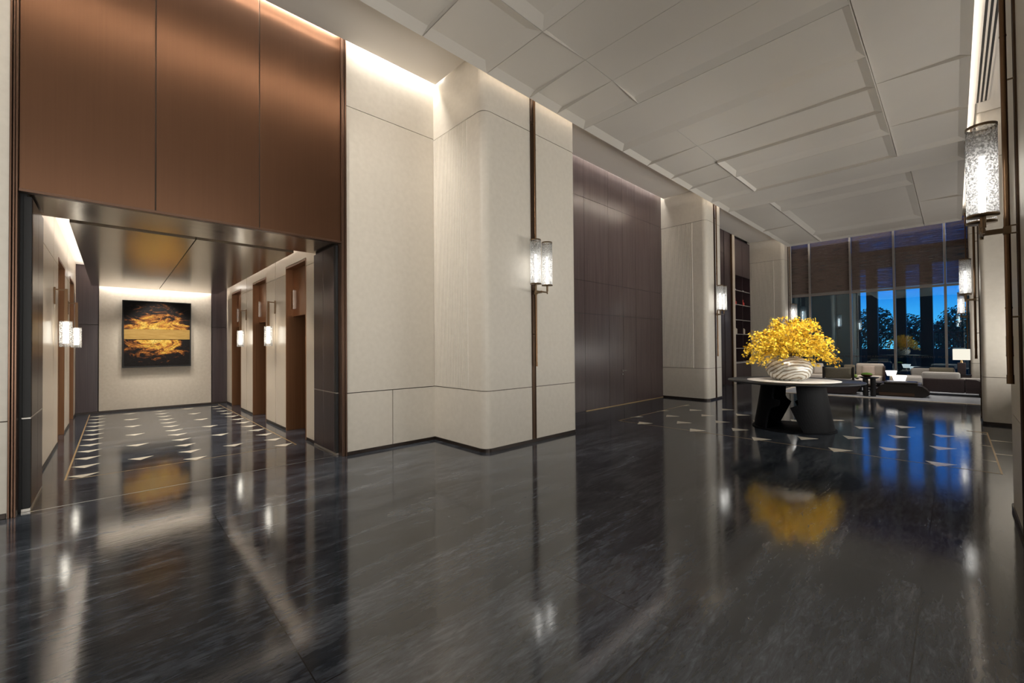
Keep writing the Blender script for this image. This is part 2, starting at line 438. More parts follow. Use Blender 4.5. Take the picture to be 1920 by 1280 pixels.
# ---- pilasters
def rounded(x0, x1, y0, y1, rr, side):
    """plan outline; the two room-side corners are rounded. side=+1: room towards +X"""
    p = []
    n = 8
    def arc(cx, cy, a0, a1):
        return [(cx + rr * math.cos(a0 + (a1 - a0) * i / n), cy + rr * math.sin(a0 + (a1 - a0) * i / n)) for i in range(n + 1)]
    if side > 0: p = [(x0, y0)] + arc(x1 - rr, y0 + rr, -PI / 2, 0) + arc(x1 - rr, y1 - rr, 0, PI / 2) + [(x0, y1)]
    else: p = [(x1, y1)] + arc(x0 + rr, y1 - rr, PI / 2, PI) + arc(x0 + rr, y0 + rr, PI, PI * 1.5) + [(x1, y0)]
    return p
def pilaster(label, x0, x1, y0, y1, side, yc, ribs=True, rr=.13):
    front = x1 if side > 0 else x0
    t = thing('pilaster', label, 'pillar', ((x0 + x1) / 2, (y0 + y1) / 2, 0), 0, 'stone pilasters along the hall')
    O = Vector(t.location)
    hx = (x1 - x0) / 2; hy = (y1 - y0) / 2
    b = MB()
    for z0, z1 in ((.0, .89), (.901, 5.06), (5.071, 6.16)):
        pl = rounded(-hx, hx, -hy, hy, rr, side)
        b.prism(pl, z0, z1, 0, smooth=False)
    ins = rounded(-hx + .01, hx - .01, -hy + .01, hy - .01, rr, side)
    b.prism(ins, .02, 6.1, 1)
    o = b.build('shaft', [M['stone'], M['joint']], t, bevel=.002)
    for p in o.data.polygons:
        p.use_smooth = False
    if ribs:
        rb = MB(); xa = -hx + .03 if side > 0 else -hx + .36; xb = hx - .36 if side > 0 else hx - .03
        n = int((xb - xa) / .036)
        for i in range(n):
            x = xa + i * .036
            rb.add([(x, -hy, .905), (x + .010, -hy - .010, .905), (x + .024, -hy - .010, .905), (x + .034, -hy, .905),
                    (x, -hy, 5.056), (x + .010, -hy - .010, 5.056), (x + .024, -hy - .010, 5.056), (x + .034, -hy, 5.056)],
                   [(0, 1, 5, 4), (1, 2, 6, 5), (2, 3, 7, 6), (0, 3, 2, 1), (4, 5, 6, 7)])
        rb.build('fluted_panel', M['stone'], t)
    bb = MB(); pl = rounded(-hx - (.012 if side < 0 else 0), hx + (.012 if side > 0 else 0), -hy - .012, hy + .012, rr + .012, side)
    bb.prism(pl, 0, .05)
    bb.build('plinth', M['base'], t, bevel=.004)
    fx = hx if side > 0 else -hx
    ch = MB(); a, c = sorted((fx - side * .005, fx + side * .014))
    yl = yc - O.y
    ch.box(a, c, yl - .045, yl - .028, .05, 5.9); ch.box(a, c, yl + .028, yl + .045, .05, 5.9)
    a, c = sorted((fx - side * .005, fx + side * .006)); ch.box(a, c, yl - .028, yl + .028, .05, 5.9)
    ch.build('pole_channel', M['channel'], t, bevel=.002)
    return t
pilaster('nearest cream stone pilaster with rounded corner, right of the bronze wall', WX - .1, PX, 3.94, 6.13, 1, 4.97)
pilaster('second cream stone pilaster on the left, beyond the plum veneer wall', WX - .1, PX, 12.0, 13.09, 1, 12.55)
pilaster('farthest left stone pilaster, between the bookcase and the glass wall', WX - .1, PX - .06, 20.0, 21.25, 1, 20.6)
pilaster('stone pilaster at the right edge of the photo, nearest the camera', RX, RWX + .1, 3.94, 6.13, -1, 5.05, ribs=False, rr=.06)
pilaster('far stone pilaster on the right, beside the lounge', RX, RWX + .1, 12.05, 13.12, -1, 12.6, ribs=False, rr=.06)
pilaster('right stone pilaster in the corner by the glass wall', RX + .0, RWX + .1, 20.0, 21.25, -1, 20.6, ribs=False, rr=.06)

# ---- baseboards
def bbx(y0, y1, x, sgn): 
    xs = sorted((x, x + sgn * .012)); return struct(B(xs[0], xs[1], y0, y1, 0, .05).build('baseboard_left' if sgn > 0 else 'baseboard_right', M['base'], bevel=.003))
bbx(2.445, 3.926, WX, 1); bbx(-7, -.72, WX, 1); bbx(13.11, 17.0, WX, 1)
# ---- right side walls
for a, b_ in ((3.0, 3.94),):
    n = max(2, int((b_ - a) / 1.5)); struct(slab_wall('wall_right', RWX, -1, [a + (b_ - a) * i / n for i in range(n + 1)], zc, M['stone']))
    bbx(a + .02, b_ - .02, RWX, -1)
def added_window(no, y0, y1, x=RWX, z0=.3, z1=5.6):  # glazing made up for the unseen right side, so fill light can enter
    o = struct(B(x + .04, x + .05, y0 + .05, y1 - .05, z0 + .05, z1 - .05).build('window_%d' % no, M['clear']), 'added side glazing out of view, for fill light')
    b = MB(); b.box(x, x + .1, y0, y1, 0, z0); b.box(x, x + .1, y0, y1, z1, 6.14)
    n = max(3, int((y1 - y0) / 1.4))
    for i in range(n + 1):
        y = y0 + (y1 - y0) * i / n; b.box(x, x + .1, y - .03, y + .03, z0, z1)
    b.build('frame', M['mullion'], o)
M['clear'] = thin_glass('added_window_glass', (.97, .98, .98), .02)
added_window(10, 13.2, 19.9); added_window(8, -6.9, 2.97); added_window(9, 6.16, 12.02)
struct(slab_wall_y('wall_back', -7.0, 1, [WX, -4.5, -3, -1.5, 0, RWX], zc, M['wood2']))

# ---- bronze clad wall over the elevator lobby opening
bw = MB()
for y0, y1 in ((-.655, .325), (.335, 1.335), (1.345, 2.365)): bw.box(WX - .02, WX, y0, y1, 3.085, 6.14)
bw.box(WX - .12, WX - .022, -.655, 2.365, 3.075, 6.14, mi=1)
struct(bw.build('wall_left', [M['bronze'], M['joint']], bevel=.002), 'brushed bronze panel wall above the elevator lobby opening')
def frame(name, y0, y1, z0, z1, dx=.03):
    b = MB()
    n = 3; wd = (y1 - y0) / n
    for i in range(n): b.box(WX - .12, WX + (dx if i != 1 else dx - .012), y0 + wd * i + .002, y0 + wd * (i + 1) - .002, z0, z1)
    return struct(b.build(name, M['bronze_dk'], bevel=.003))
frame('trim_2', 2.367, 2.443, 0, 6.14); frame('trim_3', -.715, -.657, 0, 6.14)
struct(B(WX - .05, WX + .03, -.655, 2.365, 3.055, 3.083).build('trim_4', M['bronze_dk'], bevel=.003))
# reveal of the opening: veneer panels either side, brushed metal soffit
def reveal(yf, sgn):
    # sgn=+1: surface faces +Y (left jamb), -1 faces -Y
    b = MB(); cuts = [-7.11, -6.70, -6.26]
    for i in range(2):
        for z0, z1 in ((.03, .89), (.905, 3.05)):
            ys = sorted((yf, yf - sgn * .03)); b.box(cuts[i] + .003, cuts[i + 1] - .003, ys[0], ys[1], z0, z1)
    ys = sorted((yf - sgn * .031, yf - sgn * .2)); b.box(-7.11, -6.2, ys[0], ys[1], 0, 3.62, mi=1)
    # front return facing the hall
    yb = sorted((yf, yf - sgn * .055))
    for z0, z1 in ((.03, .89), (.905, 3.05)): b.box(-6.258, -6.185, yb[0], yb[1], z0, z1, mi=2)
    ys = sorted((yf + sgn * .003, yf - sgn * .06)); b.box(-7.112, -6.18, ys[0], ys[1], .89, .905, mi=3)
    b.box(-7.112, -6.18, ys[0], ys[1], 0.0, .028, mi=3)
    return struct(b.build('wall_lobby', [M['wood2'], M['black'], M['black'], M['steel']], bevel=.002))
reveal(-.585, 1); reveal(2.34, -1)
struct(B(-7.11, -6.11, -.64, 2.37, 3.085, 3.101).build('ceiling', M['lintel'], bevel=.002), 'brushed champagne metal soffit of the lobby opening')
struct(B(-7.11, -6.09, -.9, 2.6, 3.102, 3.62).build('wall_lobby', M['joint']))

# ---- elevator lobby
YL, YR = -.67, 2.37
PORT = [(-8.74, -7.58), (-11.36, -10.16), (-13.76, -12.62)]
def lobby_side(y, sgn, ports, grooves, xend=-14.5, xst=-7.11):
    b = MB(); xs = sorted(ports); cur = xend; D = .7
    def seg(a, c):
        cuts = [a] + [g_ for g_ in grooves if a < g_ < c] + [c]
        for i in range(len(cuts) - 1):
            for z0, z1 in ((.05, 2.95), (2.958, 3.62)):
                ys = sorted((y, y - sgn * .03)); b.box(cuts[i] + (.018 if i else 0), cuts[i + 1] - (.018 if i < len(cuts) - 2 else 0), ys[0], ys[1], z0, z1)
        ys = sorted((y - sgn * .032, y - sgn * .7)); b.box(a, c, ys[0], ys[1], 0, 3.62, mi=1)
        ys = sorted((y + sgn * .004, y - sgn * .03)); b.box(a, c, ys[0], ys[1], 0, .048, mi=2)
    MT = [M['gloss_white'], M['black'], M['base']]
    for a, c in xs:
        b = MB(); seg(cur, a); cur = c; struct(b.build('wall_lobby', MT, bevel=.002))
    b = MB(); seg(cur, xst); struct(b.build('wall_lobby', MT, bevel=.002))
    for a, c in xs:  # wall over the portals
        ys = sorted((y, y - sgn * .6)); struct(B(a, c, ys[0], ys[1], 3.10, 3.62).build('wall_lobby', M['gloss_white']))
    ys = sorted((y - sgn * .7, y - sgn * .8)); struct(B(xend, xst, ys[0], ys[1], 0, 3.62).build('wall_lobby', M['black']))
lobby_side(YR, -1, PORT, [-9.45, -12.0]); lobby_side(YL, 1, PORT[1:], [-9.45, -12.0])
def portal(y, sgn, a, c, label):
    """copper lined elevator recess: jambs, head, transom box, doors, lantern"""
    cx = (a + c) / 2; w_ = (c - a) / 2 - .002
    t = thing('elevator_portal', label, 'elevator', (cx, y, 0), 0, 'copper elevator portals in the lobby')
    s_ = -sgn  # into the wall
    def bx(x0, x1, d0, d1, z0, z1):
        ys = sorted((s_ * d0, s_ * d1)); return B(x0, x1, ys[0], ys[1], z0, z1)
    bx(-w_, -w_ + .03, -.006, .62, .0, 3.09).build('jamb', M['copper'], t, bevel=.003)
    bx(w_ - .03, w_, -.006, .62, .0, 3.09).build('jamb', M['copper'], t, bevel=.003)
    bx(-w_ + .03, w_ - .03, -.006, .60, 3.05, 3.09).build('head_panel', M['copper'], t, bevel=.003)
    bx(-w_ + .03, w_ - .03, .12, .60, 2.16, 3.05).build('transom_panel', M['copper'], t, bevel=.004)
    for q in (-1, 1):
        d = MB(); ys = sorted((s_ * .5, s_ * .54)); x0, x1 = sorted((q * .003, q * (w_ - .03))); d.box(x0, x1, ys[0], ys[1], .012, 2.16)
        d.build('elevator_door', M['copper'], t, bevel=.003)
    bx(-w_ + .03, w_ - .03, .40, .60, 0, .010).build('door_sill', M['steel'], t)
    lt = bx(-w_ + .07, -w_ + .115, .095, .125, 2.30, 2.66); lt.build('hall_lantern', M['chrome'], t, bevel=.003)
    return t
portal(YR, -1, *PORT[0], 'nearest copper elevator portal on the right side of the lobby')
portal(YR, -1, *PORT[1], 'middle copper elevator portal on the right side of the lobby')
portal(YR, -1, *PORT[2], 'farthest copper elevator portal on the right side of the lobby')
portal(YL, 1, *PORT[1], 'nearer copper elevator portal on the left side of the lobby')
portal(YL, 1, *PORT[2], 'farther copper elevator portal on the left side of the lobby')
# end wall
struct(B(-14.62, -14.5, -.27, 2.0, .05, 3.62).build('wall_end', M['endstone']), 'cream end wall of the elevator lobby')
e = MB()
for y0, y1 in ((YL + .002, -.285), (2.015, YR - .002)):
    for z0, z1 in ((.05, 2.17), (2.178, 3.62)): e.box(-14.62, -14.47, y0, y1, z0, z1)
struct(e.build('wall_end', M['wood2'], bevel=.002), 'dark veneer strips framing the lobby end wall')
struct(B(-14.62, -14.46, YL, YR, 0, .05).build('baseboard_end', M['base'], bevel=.003))
# lobby ceilings
struct(B(-14.7, -7.1, -1.6, 3.3, 3.62, 3.72).build('ceiling', M['soffit']), 'white upper ceiling of the elevator lobby')
lc = MB(); LZ = 3.115
for x0, x1 in ((-14.40, -7.42),):
    lc.box(x0, x1, -.40, .838, LZ, LZ + .05); lc.box(x0, x1, .85, 2.13, LZ, LZ + .05)
    lc.box(x0 + .02, x1 - .02, -.38, 2.11, LZ + .051, LZ + .09)
struct(lc.build('ceiling', M['lintel'], bevel=.002), 'hanging brushed metal ceiling panel of the elevator lobby')

# painting
t = thing('painting', 'abstract black and gold painting with a plain gold band on the end wall', 'painting', (-14.42, .84, 1.95))
p = MB(); p.box(0, .04, -.66, .66, .13, .83); p.build('upper_canvas', M['paint'], t)
p = MB(); p.box(0, .04, -.66, .66, -.82, -.135); p.build('lower_canvas', M['paint'], t)
B(0, .055, -.66, .66, -.13, .125).build('gold_band', M['goldband'], t, bevel=.002)
f_ = MB(); f_.box(-.08, .05, -.69, -.662, -.85, .86); f_.box(-.08, .05, .662, .69, -.85, .86); f_.box(-.08, .05, -.662, .662, -.85, -.822); f_.box(-.08, .05, -.662, .662, .832, .86); f_.box(-.075, -.002, -.66, .66, -.82, .83)
f_.build('frame', M['black'], t, bevel=.002)

# ---- soffit and hanging ceiling
def soff(y0, y1, x0=WX + .13, x1=PX - .0):
    return struct(B(x0, x1, y0, y1, ZS, ZS + .05).build('ceiling', M['soffit']))
soff(-7.0, 3.90); soff(6.17, 11.96, WX + .10); soff(13.13, 19.96, WX + .02)
struct(B(PX + .03, -3.9, -7.0, 21.3, ZS, ZS + .05).build('ceiling', M['soffit']))
struct(B(-.5, RX - .03, -7.0, 21.3, ZS, ZS + .05).build('ceiling', M['soffit']))
for a, b_ in ((-7.0, 3.90), (6.17, 12.0), (13.16, 19.96)):
    struct(B(RX - .0, RWX - .10, a, b_, ZS, ZS + .05).build('ceiling', M['soffit']))
struct(B(-15.6, 2.8, -7.3, 21.6, 6.17, 6.3).build('ceiling', M['soffit']))  # unseen roof of an added shell that keeps sky light out
for a in ((-15.6, -15.4, -7.3, 21.7), (-15.4, -6.3, -7.3, -7.15), (-15.4, -6.2, 21.45, 21.7), (2.6, 2.8, -7.3, 21.6), (-6.3, 2.6, -7.3, -7.15), (1.85, 2.6, 21.45, 21.6)):
    struct(B(a[0], a[1], a[2], a[3], -.15, 6.169).build('light_blocker', M['joint']))  # added shell walls, unseen, against stray blue light
struct(B(-15.4, -15.2, -7.15, 21.45, -.15, -.121).build('ground', M['joint']))
struct(B(-15.2, -6.5, 5.0, 21.4, 5.8, 6.0).build('ceiling', M['joint']))
def cpanel(b, x0, x1, y0, y1, l=0, r=0, f=0, k=0, rec=.055, z=ZC, top=.16, g=.007):
    x0 += g; x1 -= g; y0 += g; y1 -= g
    O = [(x0, y0, l or f), (x1, y0, r or f), (x1, y1, r or k), (x0, y1, l or k)]
    I = [(x0 + l, y0 + f), (x1 - r, y0 + f), (x1 - r, y1 - k), (x0 + l, y1 - k)]
    v = [(x, y, z if q else z + rec) for x, y, q in O] + [(x, y, z + rec) for x, y in I] + [(x, y, z + top) for x, y, q in O]
    fs = [(4, 5, 6, 7)]
    for i, wd in ((0, f), (1, r), (2, k), (3, l)):
        j = (i + 1) % 4
        if wd: fs.append((i, j, 4 + j, 4 + i))
        fs.append((i, j, 8 + j, 8 + i))
    fs.append((8, 9, 10, 11))
    b.add(v, fs)
cb = MB()
XE, XR = -4.6, .22; X1, X2 = -3.5, -.78
be = .14
for y0, y1 in ((-7, -1.2), (-1.2, .9), (.9, 2.83), (2.83, 3.9)):
    last = y1 == 3.9
    cpanel(cb, XE, X1, y0, y1, l=be, r=be if last or 1 else 0, k=be if last else 0, g=.003 if not last else .007)
    cpanel(cb, X1, X2, y0, y1, l=be, k=be if last else 0, g=.003); cpanel(cb, X2, XR, y0, y1, r=.11, k=be if last else 0, g=.003)
for y0, y1 in ((3.9, 4.78), (4.78, 5.45), (5.45, 6.2)):
    kk = .13 if y1 == 6.2 else 0
    cpanel(cb, XE, X1, y0, y1, l=be, f=.05 if y0 == 3.9 else 0, k=kk, g=.003)
    cpanel(cb, X1, X2, y0, y1, f=.05 if y0 == 3.9 else 0, k=kk, g=.003); cpanel(cb, X2, XR, y0, y1, r=.11, g=.003)
cpanel(cb, XE, X2, 6.2, 7.5, l=be, r=.08, k=.16)
for y0, y1 in ((7.5, 8.5), (8.5, 9.6), (9.6, 10.6), (10.6, 12.0)):
    cpanel(cb, XE, X1, y0, y1, l=.11, k=.14 if y1 == 12.0 else 0, g=.006)
for y0, y1 in ((7.5, 8.5), (8.5, 9.5), (9.5, 10.62)):
    cpanel(cb, X1, X2, y0, y1, l=0 if y1 < 10 else .10, r=.11, k=.24 if y1 > 10 else 0, g=.003 if y1 < 10 else .006)
cpanel(cb, X1, X2, 10.62, 12.0, r=.12, l=.05)
for y0, y1 in ((6.2, 8.53), (8.53, 10.4), (10.4, 12.0)):
    cpanel(cb, X2, XR, y0, y1, r=.11, k=.14 if y1 == 12.0 else 0, g=.004)
cpanel(cb, XE, XR, 12.0, 13.27, l=.12, r=.11, k=.17)
for y0, y1 in ((13.27, 16.5), (16.5, 19.8)):
    cpanel(cb, XE, X1, y0, y1, l=.11, k=.12 if y1 == 19.8 else 0, g=.006); cpanel(cb, -.64, XR, y0, y1, r=.11, k=.12 if y1 == 19.8 else 0, g=.004)
cpanel(cb, X1, -.64, 13.27, 14.4, l=.06, r=.10, k=.30)
cpanel(cb, X1, -.64, 14.4, 18.4, l=.16, r=.16, k=.34)
cpanel(cb, X1, -.64, 18.4, 19.8, l=.04, k=.12)
cb.box(XE + .03, XR - .03, -7, 19.77, ZC + .09, ZC + .15)
mainc = struct(cb.build('ceiling', M['ceil']), 'hanging beige panel ceiling with bevelled coffers')

# air slots in the right soffit
t = thing('air_vent', 'linear slot air diffuser in the soffit above the right sconce', 'vent', (.40, 8.95, ZS))
v = MB(); v.box(-.075, .075, -2.7, 2.52, -.004, -.001); v.build('backing', M['black'], t)
for k in range(4):
    B(-.085 + k * .05, -.063 + k * .05, -2.7, 2.54, -.012, -.0045).build('slat', M['soffit'], t)
for y0 in (-2.72, 2.52): B(-.085, .087, y0, y0 + .02, -.012, -.0045).build('end_cap', M['soffit'], t)

# ---- glass wall
XM = [-4.87, -4.18, -2.83, -1.54, -.20, 1.15, RWX + .1]
for i in range(6):
    x0, x1 = XM[i] + .03, XM[i + 1] - .03
    wdw = struct(MB().box(x0, x1, YW, YW + .008, .10, 3.56).build('window_%d' % (i + 1), M['pane']), 'tall lower pane of the glass wall')
    B(x0, x1, YW, YW + .008, 3.66, 6.16).build('upper_pane', M['pane'], wdw)
mu = MB()
for x in XM[:-1]: mu.box(x - .035, x + .035, YW - .10, YW + .10, 0, 6.16)
mu.box(XM[0] - .16, XM[0] - .035, YW - .02, YW + .10, 0, 6.16)
for i in range(6):
    mu.box(XM[i] + .035, XM[i + 1] - .035, YW - .045, YW + .05, 3.57, 3.65); mu.box(XM[i] + .035, XM[i + 1] - .035, YW - .05, YW + .05, 0, .10)
struct(mu.build('window_7', M['mullion'], bevel=.004), 'grey metal mullions and transom of the glass wall')
struct(slab_wall_y('wall_far', YW, -1, [WX - .1, XM[0] - .17], [0, 6.14], M['stone']))
names_b = ['narrow brown roller blind at the left end of the glass wall', 'brown roller blind in the second bay of the glass wall',
 'brown roller blind in the third bay of the glass wall', 'brown roller blind in the fourth bay of the glass wall', 'brown roller blind at the right end of the glass wall', 'brown roller blind hidden behind the right pilaster']
for i in range(5):
    x0, x1 = XM[i] + .04, XM[i + 1] - .04
    t = thing('roller_blind', names_b[i], 'blind', ((x0 + x1) / 2, YW - .025, 3.66), 0, 'roller blinds on the glass wall')
    hw = (x1 - x0) / 2
    B(-hw, hw, -.002, .002, .03, 2.42).build('blind_fabric', M['blind'], t)
    B(-hw, hw, -.012, .012, 0, .03).build('bottom_bar', M['mullion'], t, bevel=.003)
# lettering on the glass
def decal(x):
    cu = bpy.data.curves.new('lettering', 'FONT'); cu.body = 'CROWNE PLAZA'; cu.size = .105; cu.extrude = .0006; cu.space_character = 1.25
    cu.align_x = 'CENTER'
    o = bpy.data.objects.new('lettering', cu); C.objects.link(o)
    dg = bpy.context.evaluated_depsgraph_get(); me = bpy.data.meshes.new_from_object(o.evaluated_get(dg))
    C.objects.unlink(o); bpy.data.objects.remove(o)
    q = bpy.data.objects.new('lettering', me); me.materials.clear(); me.materials.append(M['deca'])
    C.objects.link(q); q.rotation_euler = (PI / 2, 0, 0); q.location = (x, YW - .004, 1.02)
    return q
M['deca'] = mat('glass_lettering', (.05, .07, .08), .5)
wins = {o.name: o for o in bpy.data.objects if o.name.startswith('window_')}
for x, wn in ((-3.85, 'window_2'), (-3.15, 'window_2'), (-2.47, 'window_3'), (-1.82, 'window_3'), (-1.18, 'window_4'), (-.53, 'window_4'), (.12, 'window_5')):
    decal(x).parent = wins[wn]

# ------------------------------------------------------------------ tall pole sconces
def pole_sconce(label, x, y, side, ztop=5.9):
    """side=+1 when the room is towards +X. origin on the pilaster face at floor"""
    t = thing('wall_sconce', label, 'lamp', (x, y, 0), 0, 'tall brass pole sconces on the pilasters')
    s = side; px = s * .062
    r = MB(); r.cyl((px, 0, 1.23), (px, 0, ztop), .018)
    for z in (1.45, 1.82, 3.95, 4.75): r.cyl((px, 0, z - .006), (px, 0, z + .006), .0205)
    r.cyl((px, 0, 1.45), (px, 0, 1.60), .0195); r.cyl((px, 0, 1.23), (px, 0, 1.30), .0205)
    r.build('pole', M['pole'], t)
    for z in (1.75, 3.6, 5.2):
        xs = sorted((s * .004, px)); q = MB(); q.cyl((xs[0], 0, z), (xs[1], 0, z), .007, n=8); q.build('standoff', M['brass'], t)
    for z in (2.40, 2.46): q = MB(); q.cyl((0, 0, z), (px, 0, z), .006, n=8); q.build('standoff', M['brass'], t)
    ax = s * .19
    xs = sorted((px, ax)); a = MB(); a.box(xs[0], xs[1], -.011, .011, 2.405, 2.445); a.box(ax - .013, ax + .013, -.135, .135, 2.415, 2.437)
    a.box(px - .021, px + .021, -.021, .021, 2.395, 2.455)
    a.build('arm', M['brass'], t, bevel=.002)
    for q in (-1, 1):
        yy = q * .135
        z0, z1 = 2.545, 3.225
        sh = MB(); sh.cyl((ax, yy, z0), (ax, yy, z1), .085, n=36, caps=False)
        so = sh.build('glass_shade', M['shade'], t)
        rings = MB(); rings.lathe([(.0, -.012), (.089, -.012), (.089, .003), (.0, .003)], (ax, yy, z0)); 
        tr = MB(); tr.lathe([(.0875, -.004), (.0875, .0155), (.082, .0155), (.082, -.004), (.0875, -.004)], (ax, yy, z1)); tr.build('top_ring', M['brass'], so)
        rings.cyl((ax, yy, z0 - .10), (ax, yy, z0 - .012), .017); rings.cyl((ax, yy, z0 - .145), (ax, yy, z0 - .10), .011)
        rings.build('shade_fitting', M['brass'], so)
        bl = MB(); bl.cyl((ax, yy, z0 + .02), (ax, yy, z0 + .46), .016, n=12); bl.build('bulb', M['bulb'], so)
    return t
pole_sconce('tall brass pole sconce with two glass cylinders on the nearest left pilaster', PX, 4.97, 1)
pole_sconce('pole sconce on the second left pilaster, beyond the plum veneer wall', PX, 12.55, 1)
pole_sconce('pole sconce on the farthest left pilaster, behind the yellow flowers', PX - .06, 20.6, 1)
pole_sconce('large near pole sconce at the right edge with hammered glass cylinders', RX, 5.05, -1)
pole_sconce('pole sconce on the far right pilaster above the lounge', RX, 12.6, -1)
pole_sconce('pole sconce on the corner pilaster beside the glass wall on the right', RX, 20.6, -1)

# ------------------------------------------------------------------ small lobby sconces
def lobby_sconce(label, x, y, side):
    t = thing('lobby_sconce', label, 'lamp', (x, y, 0), 0, 'small sconces between the elevator portals')
    s = side
    a, c = sorted((s * .001, s * .02)); B(-.025, .025, a, c, 2.26, 2.52).build('wall_plate', M['pole'], t, bevel=.002)
    a, c = sorted((s * .02, s * .13)); B(-.012, .012, a, c, 2.475, 2.495).build('bracket_arm', M['pole'], t, bevel=.001)
    B(-.02, .02, s * .13 - .02, s * .13 + .02, 2.005, 2.50).build('drop_rod', M['pole'], t, bevel=.002)
    q = MB(); q.cyl((0, s * .13, 1.605), (0, s * .13, 2.0), .072, n=28, caps=False); q.lathe([(0, 0), (.072, 0)], (0, s * .13, 1.605))
    so = q.build('glass_shade', M['shade_sm'], t)
    q = MB(); q.cyl((0, s * .13, 1.66), (0, s * .13, 1.99), .034, n=16); q.build('bulb', M['bulb_sm'], so)
    B(-.006, .006, s * .13 + (.037 if s > 0 else -.045), s * .13 + (.045 if s > 0 else -.037), 1.82, 2.005).build('finial_strip', M['pole'], so)
    return t
lobby_sconce('nearer small sconce on the right lobby wall, between the first two portals', -9.45, YR, -1)
lobby_sconce('farther small sconce on the right lobby wall, before the last portal', -12.0, YR, -1)
lobby_sconce('nearer small sconce on the left lobby wall', -9.45, YL, 1)
lobby_sconce('farther small sconce on the left lobby wall, near the dark corner strip', -12.0, YL, 1)

# ------------------------------------------------------------------ round table, vase, flowers
TX, TY = -2.1, 9.2
fwd = Vector((.2225, -.975, 0)); rgt = Vector((.975, .2225, 0))
t = thing('round_table', 'large round black pedestal table with a white marble centre', 'table', (TX, TY, 0))
tt = MB(); tt.lathe([(0, .838), (.60, .838), (1.00, .846), (1.066, .862), (1.07, .872), (1.066, .880), (0, .880)], n=96)
tt.build('tabletop', M['tabletop'], t)
tt = MB(); tt.lathe([(0, .8805), (.735, .8805), (.735, .884), (0, .884)], n=96); tt.build('marble_disc', M['tabledisc'], t)
def shell(edgeA, edgeB):
    """curved leg: part of a hollow cone between two zigzag edges (t from top 0 to bottom 1, angle in degrees)"""
    def ev(e, u):
        for (a, b_), (c, d) in zip(e, e[1:]):
            if a <= u <= c: return b_ + (d - b_) * ((u - a) / (c - a) if c > a else 0)
        return e[-1][1]
    zs = sorted(set([round(i / 40, 4) for i in range(41)] + [u for u, _ in edgeA + edgeB]))
    n = 40; vo = []; vi = []
    for u in zs:
        z = .838 - u * .816; r = .505 + .125 * u ** 1.15
        a0, a1 = ev(edgeA, u), ev(edgeB, u)
        for k in range(n + 1):
            a = math.radians(a0 + (a1 - a0) * k / n); d = fwd * math.cos(a) + rgt * math.sin(a)
            vo.append((d.x * r, d.y * r, z)); vi.append((d.x * (r - .045), d.y * (r - .045), z))
    m = len(zs); W = n + 1; b = MB(); f = []; off = len(vo)
    for i in range(m - 1):
        for k in range(n):
            q = (i * W + k, i * W + k + 1, (i + 1) * W + k + 1, (i + 1) * W + k)
            f.append(q); f.append(tuple(off + x for x in q[::-1]))
        for k in (0, n):
            f.append((i * W + k, (i + 1) * W + k, off + (i + 1) * W + k, off + i * W + k))
    for k in range(n):
        f.append((k, k + 1, off + k + 1, off + k)); e_ = (m - 1) * W
        f.append((e_ + k, off + e_ + k, off + e_ + k + 1, e_ + k + 1))
    b.add(vo + vi, f); return b
eL1 = [(0, -35), (.28, -36), (.34, -34), (.36, -22), (.47, -22), (.50, -28), (.55, -39), (.7, -42), (1, -43)]
eL2 = [(0, -168), (.35, -167), (.42, -170), (.5, -178), (1, -160)]
eR1 = [(0, 6), (.40, 8.6), (.44, 8), (.5, -4), (1, 14)]
eR2 = [(0, 166), (.4, 165), (.5, 176), (1, 158)]
shell(eL2, eL1).build('leg', M['tableleg'], t, weld=True)
shell(eR1, eR2).build('leg', M['tableleg'], t, weld=True)
q = MB(); q.lathe([(0, 0), (.66, 0), (.66, .0155), (.64, .022), (0, .022)], n=72); q.build('base_plate', M['tableleg'], t)

VX, VY = TX - .045, TY - .03
v = MB()
prof = [(0, .0), (.19, .0), (.22, .008), (.30, .05), (.352, .12), (.372, .20), (.362, .28), (.315, .355), (.24, .405), (.17, .428), (.15, .445), (.143, .445), (.15, .42), (.22, .39), (.30, .33), (.345, .25), (.35, .18), (.32, .10), (.2, .03), (0, .03)]
def smooth_prof(p, n=3):
    out = []
    for i in range(len(p) - 1):
        p0 = p[max(i - 1, 0)]; p1 = p[i]; p2 = p[i + 1]; p3 = p[min(i + 2, len(p) - 1)]
        for k in range(n):
            s = k / n
            out.append(tuple(.5 * ((2 * p1[j]) + (-p0[j] + p2[j]) * s + (2 * p0[j] - 5 * p1[j] + 4 * p2[j] - p3[j]) * s * s + (-p0[j] + 3 * p1[j] - 3 * p2[j] + p3[j]) * s ** 3) for j in (0, 1)))
    return out + [p[-1]]
pr = [(max(a, 0), b_) for a, b_ in smooth_prof(prof)]
v.lathe(pr, n=72)
tag(v.build('vase', M['vase'], loc=(VX, VY, .8845)), 'squat round vase with grey and cream swirls on the round table', 'vase')

